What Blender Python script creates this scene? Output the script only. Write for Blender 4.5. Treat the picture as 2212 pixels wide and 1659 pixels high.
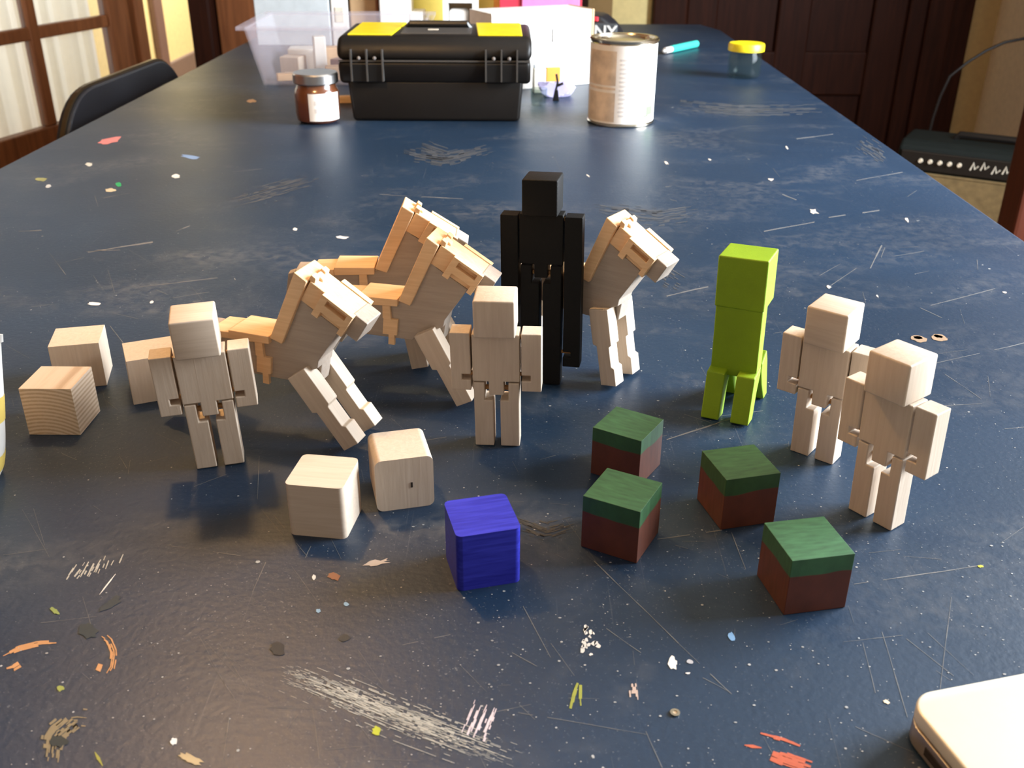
import bpy, bmesh, math, random
from mathutils import Vector, Matrix
random.seed(7)
for o in list(bpy.data.objects): bpy.data.objects.remove(o)
S = bpy.context.scene
COL = S.collection
U = 0.033          # one wooden cube is about 33 mm: all lengths below are in cubes
TZ = 0.75          # table top height in metres
def P(x, y, z=0.0): return Vector((x*U, y*U, TZ + z*U))

# ------------------------------------------------------------------ camera
F_PX, PITCH, ROLL, CH = 2120.6, math.radians(26.37), math.radians(-0.33), 9.579
cp, sp = math.cos(PITCH), math.sin(PITCH)
right0, down0, fwd = Vector((1, 0, 0)), Vector((0, -sp, -cp)), Vector((0, cp, -sp))
cr, sr = math.cos(ROLL), math.sin(ROLL)
RIGHT = cr*right0 + sr*down0
DOWN = -sr*right0 + cr*down0
cam_d = bpy.data.cameras.new('camera'); cam = bpy.data.objects.new('camera', cam_d); COL.objects.link(cam)
cam_d.sensor_width = 36; cam_d.lens = F_PX/2212*36; cam_d.clip_start = 0.02
M = Matrix((RIGHT, -DOWN, -fwd)).transposed().to_4x4(); M.translation = P(0, 0, CH)
cam.matrix_world = M
cam_d.dof.use_dof = True; cam_d.dof.focus_distance = 0.64; cam_d.dof.aperture_fstop = 18
S.camera = cam
def G(u, v, z=0.0):
    """ground point (cubes) seen at photo pixel u,v on the height z"""
    d = RIGHT*((u-1106)/F_PX) + DOWN*((v-829.5)/F_PX) + fwd
    t = (z-CH)/d.z
    return (d.x*t, d.y*t)

# ------------------------------------------------------------------ light
S.view_settings.view_transform = 'Standard'; S.view_settings.look = 'None'
S.view_settings.exposure = 0.15; S.view_settings.gamma = 1.0; S.view_settings.use_curve_mapping = False
W = bpy.data.worlds.new('world'); S.world = W; W.use_nodes = True
W.node_tree.nodes['Background'].inputs[0].default_value = (1.0, 0.82, 0.66, 1)
W.node_tree.nodes['Background'].inputs[1].default_value = 0.42
def area(name, loc, target, sx, sy, power, col):
    l = bpy.data.lights.new(name, 'AREA'); l.shape = 'RECTANGLE'; l.size = sx*U; l.size_y = sy*U
    l.energy = power; l.color = col
    o = bpy.data.objects.new(name, l); COL.objects.link(o); o.location = P(*loc)
    o.rotation_euler = (P(*target)-P(*loc)).to_track_quat('-Z', 'Y').to_euler()
    return o
# daylight through the tall window in the right wall
area('window_daylight', (55.6, 33, 22), (0, 33, 22), 36, 36, 210, (0.84, 0.92, 1.0))
# added fill light to brighten the yellow hall wall, no real source behind it
area('hall_fill', (-40, 175, 40), (-58, 180, -5), 40, 30, 120, (1.0, 0.95, 0.85))

area('curtain_fill', (-76, 94, 10), (-50, 101, 4), 40, 40, 26, (1.0, 0.98, 0.92))   # added light behind the glazed door, there to brighten the curtain
# ------------------------------------------------------------------ materials
def new_mat(name):
    m = bpy.data.materials.new(name); m.use_nodes = True
    nt = m.node_tree; return m, nt, nt.nodes['Principled BSDF']
def plain(name, c, rough=0.5, metal=0.0, bump=0.0, bscale=600, var=0.06, coat=0.0, spec=0.5):
    m, nt, b = new_mat(name)
    tc = nt.nodes.new('ShaderNodeTexCoord')
    n = nt.nodes.new('ShaderNodeTexNoise'); n.inputs['Scale'].default_value = 45; n.inputs['Detail'].default_value = 4
    nt.links.new(tc.outputs['Object'], n.inputs['Vector'])
    r = nt.nodes.new('ShaderNodeValToRGB')
    r.color_ramp.elements[0].position = .3; r.color_ramp.elements[1].position = .7
    r.color_ramp.elements[0].color = (*[max(0, x*(1-var)) for x in c], 1); r.color_ramp.elements[1].color = (*[min(1, x*(1+var)) for x in c], 1)
    nt.links.new(n.outputs['Fac'], r.inputs[0]); nt.links.new(r.outputs[0], b.inputs['Base Color'])
    b.inputs['Roughness'].default_value = rough; b.inputs['Metallic'].default_value = metal
    b.inputs['Coat Weight'].default_value = coat; b.inputs['Specular IOR Level'].default_value = spec
    if bump:
        n2 = nt.nodes.new('ShaderNodeTexNoise'); n2.inputs['Scale'].default_value = bscale; n2.inputs['Detail'].default_value = 3
        nt.links.new(tc.outputs['Object'], n2.inputs['Vector'])
        bp = nt.nodes.new('ShaderNodeBump'); bp.inputs['Strength'].default_value = bump; bp.inputs['Distance'].default_value = .001
        nt.links.new(n2.outputs['Fac'], bp.inputs['Height']); nt.links.new(bp.outputs[0], b.inputs['Normal'])
    return m
def wood(name, c1, c2, axis=2, rough=0.55, fine=420, long=28, coat=0.0, rings=None, bump=.15, spec=.35):
    """streaky wood, grain running along a local axis"""
    m, nt, b = new_mat(name)
    tc = nt.nodes.new('ShaderNodeTexCoord'); mp = nt.nodes.new('ShaderNodeMapping')
    sc = [fine]*3; sc[axis] = long; mp.inputs['Scale'].default_value = sc
    nt.links.new(tc.outputs['Object'], mp.inputs['Vector'])
    n = nt.nodes.new('ShaderNodeTexNoise'); n.inputs['Scale'].default_value = 1; n.inputs['Detail'].default_value = 5; n.inputs['Distortion'].default_value = .6
    nt.links.new(mp.outputs[0], n.inputs['Vector'])
    fac = n.outputs['Fac']
    if rings:
        mp2 = nt.nodes.new('ShaderNodeMapping'); mp2.inputs['Location'].default_value = rings[:3]
        nt.links.new(tc.outputs['Object'], mp2.inputs['Vector'])
        w = nt.nodes.new('ShaderNodeTexWave'); w.wave_type = 'RINGS'; w.rings_direction = 'Y'
        w.inputs['Scale'].default_value = rings[3]; w.inputs['Distortion'].default_value = 2.0; w.inputs['Detail'].default_value = 2; w.inputs['Detail Scale'].default_value = 40
        nt.links.new(mp2.outputs[0], w.inputs['Vector'])
        mx = nt.nodes.new('ShaderNodeMath'); mx.operation = 'MULTIPLY_ADD'; mx.inputs[1].default_value = .55
        h = nt.nodes.new('ShaderNodeMath'); h.operation = 'MULTIPLY'; h.inputs[1].default_value = .5
        nt.links.new(fac, h.inputs[0]); nt.links.new(w.outputs['Fac'], mx.inputs[0]); nt.links.new(h.outputs[0], mx.inputs[2])
        fac = mx.outputs[0]
    r = nt.nodes.new('ShaderNodeValToRGB'); r.color_ramp.elements[0].position = .3; r.color_ramp.elements[1].position = .7
    r.color_ramp.elements[0].color = (*c1, 1); r.color_ramp.elements[1].color = (*c2, 1)
    nt.links.new(fac, r.inputs[0]); nt.links.new(r.outputs[0], b.inputs['Base Color'])
    b.inputs['Roughness'].default_value = rough; b.inputs['Coat Weight'].default_value = coat; b.inputs['Coat Roughness'].default_value = .25; b.inputs['Specular IOR Level'].default_value = spec
    bp = nt.nodes.new('ShaderNodeBump'); bp.inputs['Strength'].default_value = bump; bp.inputs['Distance'].default_value = .0006
    nt.links.new(n.outputs['Fac'], bp.inputs['Height']); nt.links.new(bp.outputs[0], b.inputs['Normal'])
    return m
def glassy(name, c, rough=.02, alpha=.25, tint=(1, 1, 1)):
    """thin clear plastic or glass: mostly see-through, partly gloss and haze"""
    m, nt, b = new_mat(name)
    b.inputs['Base Color'].default_value = (*c, 1); b.inputs['Roughness'].default_value = rough
    t = nt.nodes.new('ShaderNodeBsdfTransparent'); t.inputs[0].default_value = (*tint, 1)
    mx = nt.nodes.new('ShaderNodeMixShader'); mx.inputs[0].default_value = alpha
    nt.links.new(t.outputs[0], mx.inputs[1]); nt.links.new(b.outputs[0], mx.inputs[2])
    nt.links.new(mx.outputs[0], nt.nodes['Material Output'].inputs['Surface'])
    return m
def table_paint():
    m, nt, b = new_mat('worn_blue_paint')
    L = nt.links.new; N = nt.nodes.new
    tc = N('ShaderNodeTexCoord')
    def noise(scale, detail=5, dist=0., vec=None):
        n = N('ShaderNodeTexNoise'); n.inputs['Scale'].default_value = scale; n.inputs['Detail'].default_value = detail; n.inputs['Distortion'].default_value = dist
        L(vec or tc.outputs['Object'], n.inputs['Vector']); return n.outputs['Fac']
    def ramp(fac, a, c, ca=(0, 0, 0), cb=(1, 1, 1)):
        r = N('ShaderNodeValToRGB'); r.color_ramp.elements[0].position = a; r.color_ramp.elements[1].position = c
        r.color_ramp.elements[0].color = (*ca, 1); r.color_ramp.elements[1].color = (*cb, 1); L(fac, r.inputs[0]); return r.outputs[0]
    def mix(f, a, c):
        x = N('ShaderNodeMix'); x.data_type = 'RGBA'
        if isinstance(f, float): x.inputs[0].default_value = f
        else: L(f, x.inputs[0])
        for s, q in ((6, a), (7, c)):
            if isinstance(q, tuple): x.inputs[s].default_value = (*q, 1)
            else: L(q, x.inputs[s])
        return x.outputs[2]
    def mul(a, c):
        x = N('ShaderNodeMath'); x.operation = 'MULTIPLY'
        for s, q in ((0, a), (1, c)):
            if isinstance(q, (int, float)): x.inputs[s].default_value = q
            else: L(q, x.inputs[s])
        return x.outputs[0]
    base = ramp(noise(3.0, 6, .5), .3, .7, (.0065, .021, .046), (.011, .032, .068))
    # hazy chalky rubbing, drawn out across the table
    mp = N('ShaderNodeMapping'); mp.inputs['Scale'].default_value = (4, 6.5, 1); mp.inputs['Rotation'].default_value = (0, 0, .5); L(tc.outputs['Object'], mp.inputs[0])
    haze = ramp(noise(1.0, 12, 1.6, mp.outputs[0]), .50, .78)
    grit = ramp(noise(95, 8, .6), .38, .68)
    col = mix(mul(mul(haze, grit), .24), base, (.30, .28, .25))
    # fine dusting of pale flecks
    fl = ramp(noise(750, 2), .66, .74)
    dens = ramp(noise(7, 3), .35, .7)
    col = mix(mul(mul(fl, dens), .42), col, (.36, .36, .35))
    # fine cross scratches
    for ang, sc in ((.35, (900, 9, 1)), (-.5, (800, 7, 1)), (1.35, (900, 10, 1))):
        mq = N('ShaderNodeMapping'); mq.inputs['Rotation'].default_value = (0, 0, ang); mq.inputs['Scale'].default_value = sc; L(tc.outputs['Object'], mq.inputs[0])
        s = ramp(noise(1.0, 3, .15, mq.outputs[0]), .70, .78)
        col = mix(mul(mul(s, dens), .16), col, (.45, .43, .40))
    L(col, b.inputs['Base Color'])
    b.inputs['Specular IOR Level'].default_value = .47
    rr = N('ShaderNodeMapRange'); L(noise(5, 6), rr.inputs[0]); rr.inputs[3].default_value = .36; rr.inputs[4].default_value = .50; L(rr.outputs[0], b.inputs['Roughness'])
    bp = N('ShaderNodeBump'); bp.inputs['Strength'].default_value = .32; bp.inputs['Distance'].default_value = .0006
    h = N('ShaderNodeMath'); h.operation = 'ADD'; L(noise(260, 4), h.inputs[0]); L(mul(noise(30, 3), .8), h.inputs[1])
    L(h.outputs[0], bp.inputs['Height']); L(bp.outputs[0], b.inputs['Normal'])
    return m
def grass_block(name, top, side, seed):
    """stained cube: painted band on top with an uneven lower border"""
    m, nt, b = new_mat(name); L = nt.links.new; N = nt.nodes.new
    tc = N('ShaderNodeTexCoord')
    sx = N('ShaderNodeSeparateXYZ'); L(tc.outputs['Object'], sx.inputs[0])
    n = N('ShaderNodeTexNoise'); n.inputs['Scale'].default_value = 40; n.inputs['Detail'].default_value = 1; n.noise_dimensions = '4D'; n.inputs['W'].default_value = seed; L(tc.outputs['Object'], n.inputs['Vector'])
    a = N('ShaderNodeMath'); a.operation = 'MULTIPLY_ADD'; a.inputs[1].default_value = .006; L(n.outputs['Fac'], a.inputs[0]); L(sx.outputs['Z'], a.inputs[2])
    cmp = N('ShaderNodeMapRange'); cmp.inputs[1].default_value = U*.68+.0027; cmp.inputs[2].default_value = U*.68+.0034; L(a.outputs[0], cmp.inputs[0])
    mp = N('ShaderNodeMapping'); mp.inputs['Scale'].default_value = (90, 380, 60); mp.inputs['Rotation'].default_value = (0, 0, .3); L(tc.outputs['Object'], mp.inputs[0])
    g = N('ShaderNodeTexNoise'); g.inputs['Scale'].default_value = 1; g.inputs['Detail'].default_value = 6; L(mp.outputs[0], g.inputs['Vector'])
    def rp(c, lo, hi):
        r = N('ShaderNodeValToRGB'); r.color_ramp.elements[0].position = .3; r.color_ramp.elements[1].position = .72
        r.color_ramp.elements[0].color = (*[x*lo for x in c], 1); r.color_ramp.elements[1].color = (*[x*hi for x in c], 1); L(g.outputs['Fac'], r.inputs[0]); return r.outputs[0]
    x = N('ShaderNodeMix'); x.data_type = 'RGBA'; L(cmp.outputs[0], x.inputs[0]); L(rp(side, .75, 1.25), x.inputs[6]); L(rp(top, .75, 1.4), x.inputs[7])
    L(x.outputs[2], b.inputs['Base Color']); b.inputs['Roughness'].default_value = .5
    return m
MAPLE1, MAPLE2 = (.57, .46, .355), (.64, .53, .42)
m_maple = wood('sanded_maple', MAPLE1, MAPLE2, 2)
m_maple_x = wood('sanded_maple_flat', MAPLE1, MAPLE2, 0)
m_ring = wood('maple_end_grain', (.42, .31, .21), (.60, .48, .37), 1, rings=(.006, 0, .03, 120), bump=.2)
m_alder = wood('pale_alder', (.74, .48, .26), (.84, .58, .34), 0)
m_horse = wood('grey_maple', (.36, .295, .24), (.42, .35, .29), 0)
m_dark = wood('dark_pine_trim', (.020, .0065, .004), (.036, .011, .006), 2, rough=.5, fine=60, long=4, spec=.08)
m_oak = wood('brown_door_wood', (.16, .055, .020), (.26, .095, .035), 2, rough=.4, fine=50, long=4)
m_red = wood('red_brown_post_wood', (.060, .013, .006), (.095, .022, .010), 2, rough=.45, fine=60, long=4)
m_floor = wood('floor_boards', (.16, .08, .035), (.24, .13, .06), 1, rough=.4, fine=40, long=3)
m_blackpaint = plain('black_paint', (.0085, .0082, .008), .6, bump=.2, bscale=900, spec=.15)
m_green = plain('lime_green_paint', (.21, .335, .009), .55, bump=.1, bscale=900, spec=.3)
m_blue = wood('blue_stain', (.016, .018, .30), (.035, .04, .46), 0, rough=.42, fine=500, long=40)
m_cord = plain('amber_elastic', (.5, .26, .09), .6)
m_slot = plain('dark_slot', (.02, .012, .008), .8)
m_table = table_paint()
m_tedge = wood('table_edge_wood', (.12, .07, .04), (.2, .12, .07), 0, rough=.5, fine=80, long=6)
m_yellow_wall = plain('yellow_wall_paint', (.80, .66, .30), .7, bump=.05)
m_tan_wall = plain('tan_wall_paint', (.46, .32, .14), .7, bump=.05)
m_beige_wall = plain('beige_wall_paint', (.80, .66, .46), .7, bump=.05)
m_ceil = plain('ceiling_paint', (.36, .31, .25), .8)
m_black = plain('black_plastic', (.011, .0095, .0085), .42, bump=.15, bscale=500, spec=.25)
m_black2 = plain('black_latch_plastic', (.008, .0075, .007), .35)
m_seam = plain('scuffed_plastic_edge', (.06, .055, .05), .5)
m_yellow = plain('yellow_plastic', (.85, .66, .01), .4)
m_white = plain('white_card', (.82, .80, .76), .6)
m_offwhite = plain('cream_card', (.72, .66, .54), .6)
m_card = plain('brown_cardboard', (.55, .36, .19), .7)
m_orange = plain('orange_plastic', (.80, .34, .05), .5)
m_pinkbox = plain('pink_card', (.78, .22, .46), .5)
m_redbox = plain('red_card', (.55, .03, .06), .5)
m_tin = plain('tinned_steel', (.62, .56, .44), .22, 1.0)
m_silver = plain('silver_lid', (.60, .58, .56), .28, 1.0)
m_choc = plain('brown_spread', (.13, .042, .016), .25, coat=.8)
m_grey = plain('pale_grey_plastic', (.55, .60, .62), .45)
m_print = plain('grey_print', (.62, .60, .58), .6)
m_printtan = plain('small_print_panel', (.66, .56, .45), .6, var=.25)
m_printgreen = plain('green_print', (.16, .55, .12), .6)
m_teal = plain('teal_plastic', (.05, .55, .45), .4)
m_vinyl = plain('black_vinyl', (.012, .012, .015), .42, bump=.2, bscale=300)
m_brass = plain('brass_rim', (.35, .22, .08), .35, .9)
m_alu = plain('lamp_warmed_aluminium', (.88, .84, .70), .42, .35, var=.02)  # laptop lid: the lamp's warm reflection is put into the base colour
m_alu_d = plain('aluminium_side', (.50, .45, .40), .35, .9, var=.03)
m_curtain = plain('white_curtain_cloth', (.88, .86, .78), .85, var=.04)
_nt = m_curtain.node_tree; _tr = _nt.nodes.new('ShaderNodeBsdfTranslucent'); _tr.inputs[0].default_value = (.85, .83, .74, 1); _mx = _nt.nodes.new('ShaderNodeMixShader'); _mx.inputs[0].default_value = .5
_nt.links.new(_nt.nodes['Principled BSDF'].outputs[0], _mx.inputs[1]); _nt.links.new(_tr.outputs[0], _mx.inputs[2]); _nt.links.new(_mx.outputs[0], _nt.nodes['Material Output'].inputs['Surface'])
m_cloth = plain('amp_grille_cloth', (.20, .135, .055), .85, bump=.4, bscale=1500, var=.2)
m_amp = plain('black_tolex', (.010, .013, .012), .6, spec=.15, bump=.4, bscale=900)
m_knob = plain('cream_knob', (.75, .65, .5), .35)
m_lilac = plain('crumpled_lilac_film', (.55, .50, .75), .35)
m_bulb, _nt, _b = new_mat('warm_bulb'); _b.inputs['Emission Color'].default_value = (1, .62, .28, 1); _b.inputs['Emission Strength'].default_value = 30
m_tub = glassy('clear_tub_plastic', (.60, .55, .62), .25, .20)
m_glass = glassy('jar_glass', (.03, .04, .04), .04, .13, (.93, .97, .95))
m_pane = glassy('window_glass', (.7, .8, .8), .03, .10)
m_cable = plain('black_cable_rubber', (.012, .009, .008), .5, spec=.25)

# ------------------------------------------------------------------ mesh helpers (all lengths in cubes)
def box(bm, x0, x1, y0, y1, z0, z1, mat=None):
    vs = [bm.verts.new((x, y, z)) for z in (z0, z1) for y in (y0, y1) for x in (x0, x1)]
    if mat is not None:
        for v in vs: v.co = mat @ v.co
    for f in ((0, 2, 3, 1), (4, 5, 7, 6), (0, 1, 5, 4), (1, 3, 7, 5), (3, 2, 6, 7), (2, 0, 4, 6)): bm.faces.new([vs[i] for i in f])
    return vs
def prism(bm, poly, y0, y1, plane='xz'):
    """polygon in the x-z (or x-y, or y-z) plane pulled out along the third axis"""
    def co(a, b, c): return {'xz': (a, c, b), 'xy': (a, b, c), 'yz': (c, a, b)}[plane]
    A = [bm.verts.new(co(a, b, y0)) for a, b in poly]; B = [bm.verts.new(co(a, b, y1)) for a, b in poly]
    bm.faces.new(A); bm.faces.new(B[::-1]); n = len(poly)
    for i in range(n): bm.faces.new((A[i], B[i], B[(i+1) % n], A[(i+1) % n]))
def lathe(bm, prof, seg=40, a0=0., a1=2*math.pi, cx=0, cy=0):
    full = abs(a1-a0-2*math.pi) < 1e-6; rings = []
    k = seg if full else seg+1
    for r, z in prof:
        rings.append([bm.verts.new((cx+r*math.cos(a0+(a1-a0)*i/seg), cy+r*math.sin(a0+(a1-a0)*i/seg), z)) for i in range(k)])
    for a, b in zip(rings, rings[1:]):
        for i in range(seg): bm.faces.new((a[i], a[(i+1) % k], b[(i+1) % k], b[i]))
    return rings
def tube(bm, pts, r, seg=8):
    prev = None; pts = [Vector(p) for p in pts]
    for i, p in enumerate(pts):
        d = (pts[min(i+1, len(pts)-1)]-pts[max(i-1, 0)]).normalized()
        a = d.orthogonal().normalized() if prev is None else (prev[1]-d*prev[1].dot(d)).normalized()
        b = d.cross(a)
        ring = [bm.verts.new(p + a*r*math.cos(2*math.pi*k/seg) + b*r*math.sin(2*math.pi*k/seg)) for k in range(seg)]
        if prev:
            for k in range(seg): bm.faces.new((prev[0][k], prev[0][(k+1) % seg], ring[(k+1) % seg], ring[k]))
        else: bm.faces.new(ring[::-1])
        prev = (ring, a)
    bm.faces.new(prev[0])
def bevel(bm, off=.02, seg=2, edges=None):
    bmesh.ops.recalc_face_normals(bm, faces=bm.faces[:])
    bmesh.ops.bevel(bm, geom=edges if edges is not None else bm.edges[:], offset=off, segments=seg, profile=.5, affect='EDGES', clamp_overlap=True)
def obj(name, bm, mat, parent=None, smooth=False, loc=None, rot=None):
    bmesh.ops.recalc_face_normals(bm, faces=bm.faces[:])
    for v in bm.verts: v.co *= U
    me = bpy.data.meshes.new(name); bm.to_mesh(me); bm.free()
    for mm in (mat if isinstance(mat, (list, tuple)) else [mat]): me.materials.append(mm)
    if smooth:
        me.polygons.foreach_set('use_smooth', [True]*len(me.polygons))
        try: me.set_sharp_from_angle(angle=math.radians(35))
        except Exception: pass
    o = bpy.data.objects.new(name, me); COL.objects.link(o)
    if parent: o.parent = parent
    if loc is None and not parent: loc = (0, 0, 0)
    if loc is not None: o.location = P(*loc) if not parent else Vector(loc)*U
    if rot is not None: o.rotation_euler = rot
    return o
def tag(o, label, cat, group=None):
    o['label'] = label; o['category'] = cat
    if group: o['group'] = group
    return o
def struct(name, bm, mat, parent=None, label=None, **k):
    o = obj(name, bm, mat, parent, **k)
    if not parent: o['kind'] = 'structure'
    if label: o['label'] = label
    return o
def thing(name, label, cat, loc=(0, 0, 0), rotz=0., group=None):
    o = bpy.data.objects.new(name, None); COL.objects.link(o); o.empty_display_size = .02
    o.location = P(*loc); o.rotation_euler = (0, 0, rotz); return tag(o, label, cat, group)
def B(): return bmesh.new()
def qbox(*a, bev=.02, seg=2, **k):
    bm = B(); box(bm, *a, **k)
    if bev: bevel(bm, bev, seg)
    return bm
def qprism(poly, y0, y1, plane='xz', bev=.02, seg=2):
    bm = B(); prism(bm, poly, y0, y1, plane)
    if bev: bevel(bm, bev, seg)
    return bm
def lies(x): return x

# ------------------------------------------------------------------ the room
FZ = -TZ/U; CZ = 56
bm = B(); box(bm, -100, 62, -30, 270, FZ-2, FZ); struct('floor', bm, m_floor)
bm = B(); box(bm, -100, 62, -30, 270, CZ, CZ+2); struct('ceiling', bm, m_ceil)
BY = 122.
# back wall: dark panelling behind the clutter, a yellow strip, then the dark door
bm = B(); box(bm, -34.6, 62, BY, BY+3, FZ, CZ); wb = struct('wall_back', bm, m_tan_wall)
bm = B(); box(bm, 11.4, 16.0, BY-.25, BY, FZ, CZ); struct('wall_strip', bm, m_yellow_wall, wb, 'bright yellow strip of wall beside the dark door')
bm = B(); box(bm, 8.6, 11.4, BY-.5, BY, FZ, CZ); struct('wall_strip', bm, plain('ochre_paint', (.30, .19, .07), .7), wb, 'ochre strip of wall')  # narrow strip in its own darker ochre colour
# dark panelling (one part for each board)
for i in range(7):
    x = -34.6 + i*6.17
    struct('wall_panel', qbox(x+.15, x+6.02, BY-1.2, BY, FZ, CZ, bev=.2), m_dark if i else m_oak, wb)
bm = B(); box(bm, -37.2, -34.6, BY-3, BY+4, FZ, CZ); bevel(bm, .4); struct('trim_1', bm, m_dark)
# right wall with the window opening
WX = 56.6; wy0, wy1, wz0, wz1 = 15., 51., 4., 40.
bm = B()
for a in ((-30, wy0, FZ, CZ), (wy1, BY+3, FZ, CZ), (wy0, wy1, FZ, wz0), (wy0, wy1, wz1, CZ)): box(bm, WX, WX+3, a[0], a[1], a[2], a[3])
struct('wall_right', bm, m_beige_wall)
wn = thing('window_1', 'tall daylight window', 'window', (WX, (wy0+wy1)/2, wz0)); del wn['label'], wn['category']; wn['kind'] = 'structure'
bm = B(); hw = (wy1-wy0)/2; hh = wz1-wz0
for a in ((-hw, -hw+1.6, 0, hh), (hw-1.6, hw, 0, hh), (-hw, hw, 0, 1.6), (-hw, hw, hh-1.6, hh), (-hw, hw, hh/2-.6, hh/2+.6)): box(bm, .2, 1.6, a[0], a[1], a[2], a[3])
obj('window_frame', bm, m_dark, wn)
for k in (0, 1):
    bm = B(); box(bm, .8, 1.0, -hw+1.6, hw-1.6, 1.6+k*(hh/2-1), hh/2-.6+k*(hh/2-1)); obj('window_pane', bm, m_pane, wn)
bm = B(); box(bm, -1.6, .2, -hw-2, hw+2, -1.2, 0); obj('window_sill', bm, m_dark, wn)
# dark panelled door with casing
dr = thing('door_2', 'dark door', 'door', (16, BY, FZ)); del dr['label'], dr['category']; dr['kind'] = 'structure'
obj('door_casing', qbox(0.0, 4.0, -1.6, 0, 0, 62, bev=.25), m_dark, dr)
obj('door_casing', qbox(29.5, 37.0, -1.6, 0, 0, 62, bev=.25), m_dark, dr)
obj('door_casing', qbox(31.5, 34.4, -2.3, -1.6, 0, 62, bev=.25), m_dark, dr)
bm = B(); box(bm, 4, 29.5, -.5, 0, 0, 62); obj('door_leaf', bm, m_dark, dr)
zr = [(0, 7), (11.2, 16.2), (33, 38), (57, 62)]
for a, b_ in zr: obj('door_rail', qbox(7.6, 25.6, -1.1, -.4, a, b_, bev=.22), m_dark, dr)
for a in ((4, 7.6), (25.6, 29.5), (14.6, 18.4)): obj('door_stile', qbox(a[0], a[1], -1.15, -.4, 0, 62, bev=.22), m_dark, dr)
# left wall runs at an angle; the glazed door stands in it
th = math.radians(15.5); dx, dy = math.sin(th), math.cos(th)
def LW(s, out=0.): return (-52+dx*s-dy*out, 98+dy*s+dx*out)     # s along the wall, out = behind it
def wallbox(bm, s0, s1, o0, o1, z0, z1):
    vs = []
    for z in (z0, z1):
        for o_ in (o0, o1):
            for s in (s0, s1):
                x, y = LW(s, o_); vs.append(bm.verts.new((x, y, z)))
    for f in ((0, 2, 3, 1), (4, 5, 7, 6), (0, 1, 5, 4), (1, 3, 7, 5), (3, 2, 6, 7), (2, 0, 4, 6)): bm.faces.new([vs[i] for i in f])
bm = B(); wallbox(bm, -130, -17.5, 0, 3, FZ, CZ); wallbox(bm, -17.5, 27, 0, 3, 40, CZ); struct('wall_left', bm, m_oak)
d1 = thing('door_1', 'glazed door', 'door', (0, 0, 0)); del d1['label'], d1['category']; d1['kind'] = 'structure'
def lp(name, a, mat, bev=.18):
    bm = B(); wallbox(bm, *a)
    if bev: bevel(bm, bev)
    return obj(name, bm, mat, d1)
lp('door_rail', (-17, 22, -.1, 1.3, FZ, -12.7), m_oak)
lp('door_rail', (-17, 22, -.1, 1.3, 30, 36), m_oak)
lp('door_stile', (21.6, 25.4, -.1, 1.3, FZ, 36), m_oak)
lp('door_jamb', (25.6, 27.4, -.8, 3, FZ, 40), m_oak)
lp('door_stile', (-19.5, -16.5, -.1, 1.3, FZ, 36), m_oak)
for s in (9.4, -3.6): lp('muntin', (s-.75, s+.75, .1, 1.1, -12.7, 30), m_oak)
for z in (-3.3, 6, 15, 24): lp('muntin', (-16.5, 21.6, .15, 1.05, z-.65, z+.65), m_oak)
for s0, s1 in ((-16.5, -4.35), (-2.85, 8.65), (10.15, 21.6)):
    for z0, z1 in ((-12.7, -3.95), (-2.65, 5.35), (6.65, 14.35), (15.65, 23.35), (24.65, 30)): lp('pane', (s0, s1, .5, .62, z0, z1), m_pane, 0)
# pleated curtain hung on the back of the door
cu = B(); n = 150; rows = []
for z in (-13.2, 31):
    r = []
    for i in range(n+1):
        s = -16.8+38.6*i/n; o_ = 2.0+.34*math.sin(s*2.1)+.22*math.sin(s*.9+1)+.12*math.sin(s*5.3)
        x, y = LW(s, o_); r.append(cu.verts.new((x, y, z)))
    rows.append(r)
for i in range(n): cu.faces.new((rows[0][i], rows[0][i+1], rows[1][i+1], rows[1][i]))
for f in list(cu.faces): pass
tag(obj('door_curtain', cu, m_curtain, smooth=True), 'white pleated curtain hanging behind the glazed door', 'curtain')
# hall beyond
bm = B(); box(bm, -63, -60, 120, 268, FZ, CZ); struct('wall_hall', bm, m_yellow_wall)
bm = B(); box(bm, -60, -59.3, 126, 268, FZ, FZ+6.4); bevel(bm, .3); struct('baseboard_hall', bm, plain('grey_brown_baseboard', (.20, .14, .11), .45))
bm = B(); box(bm, -60, -58.9, 171.5, 175.5, FZ, CZ); bevel(bm, .3); struct('trim_2', bm, plain('grey_brown_trim', (.17, .10, .08), .45))
bm = B(); box(bm, -63, 62, 265, 268, FZ, CZ); struct('wall_far', bm, m_tan_wall)

# ------------------------------------------------------------------ table
TE = .0129
def tl(y): return -20.57+TE*y
def tr_(y): return 15.70+TE*y
Y0, Y1 = 1.0, 88.2
tb = thing('work_table', 'long work table with a scratched dark blue painted top', 'table', (0, 40, FZ))
TH = 1.5
bm = B(); prism(bm, [(tl(Y0), Y0-40), (tr_(Y0), Y0-40), (tr_(Y1-4), Y1-4-40), (tr_(Y1)-1.0, Y1-40), (tl(Y1), Y1-40)], -TH-FZ, -FZ, 'xy')
bevel(bm, .10, 2); obj('table_top', bm, m_table, tb)
for x, y in ((-18, -35), (13, -35), (-17, 44), (13.5, 44)): obj('leg', qbox(x-1.3, x+1.3, y-1.3, y+1.3, 0, -FZ-TH, bev=.1), m_tedge, tb)
bm = B()
for x0, x1, y0, y1 in ((-17, -16, -33, 42), (12, 13, -33, 42), (-16, 12, -34, -33), (-16, 12, 43, 44)): box(bm, x0, x1, y0, y1, -FZ-TH-3, -FZ-TH)
obj('apron', bm, m_tedge, tb)
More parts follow.
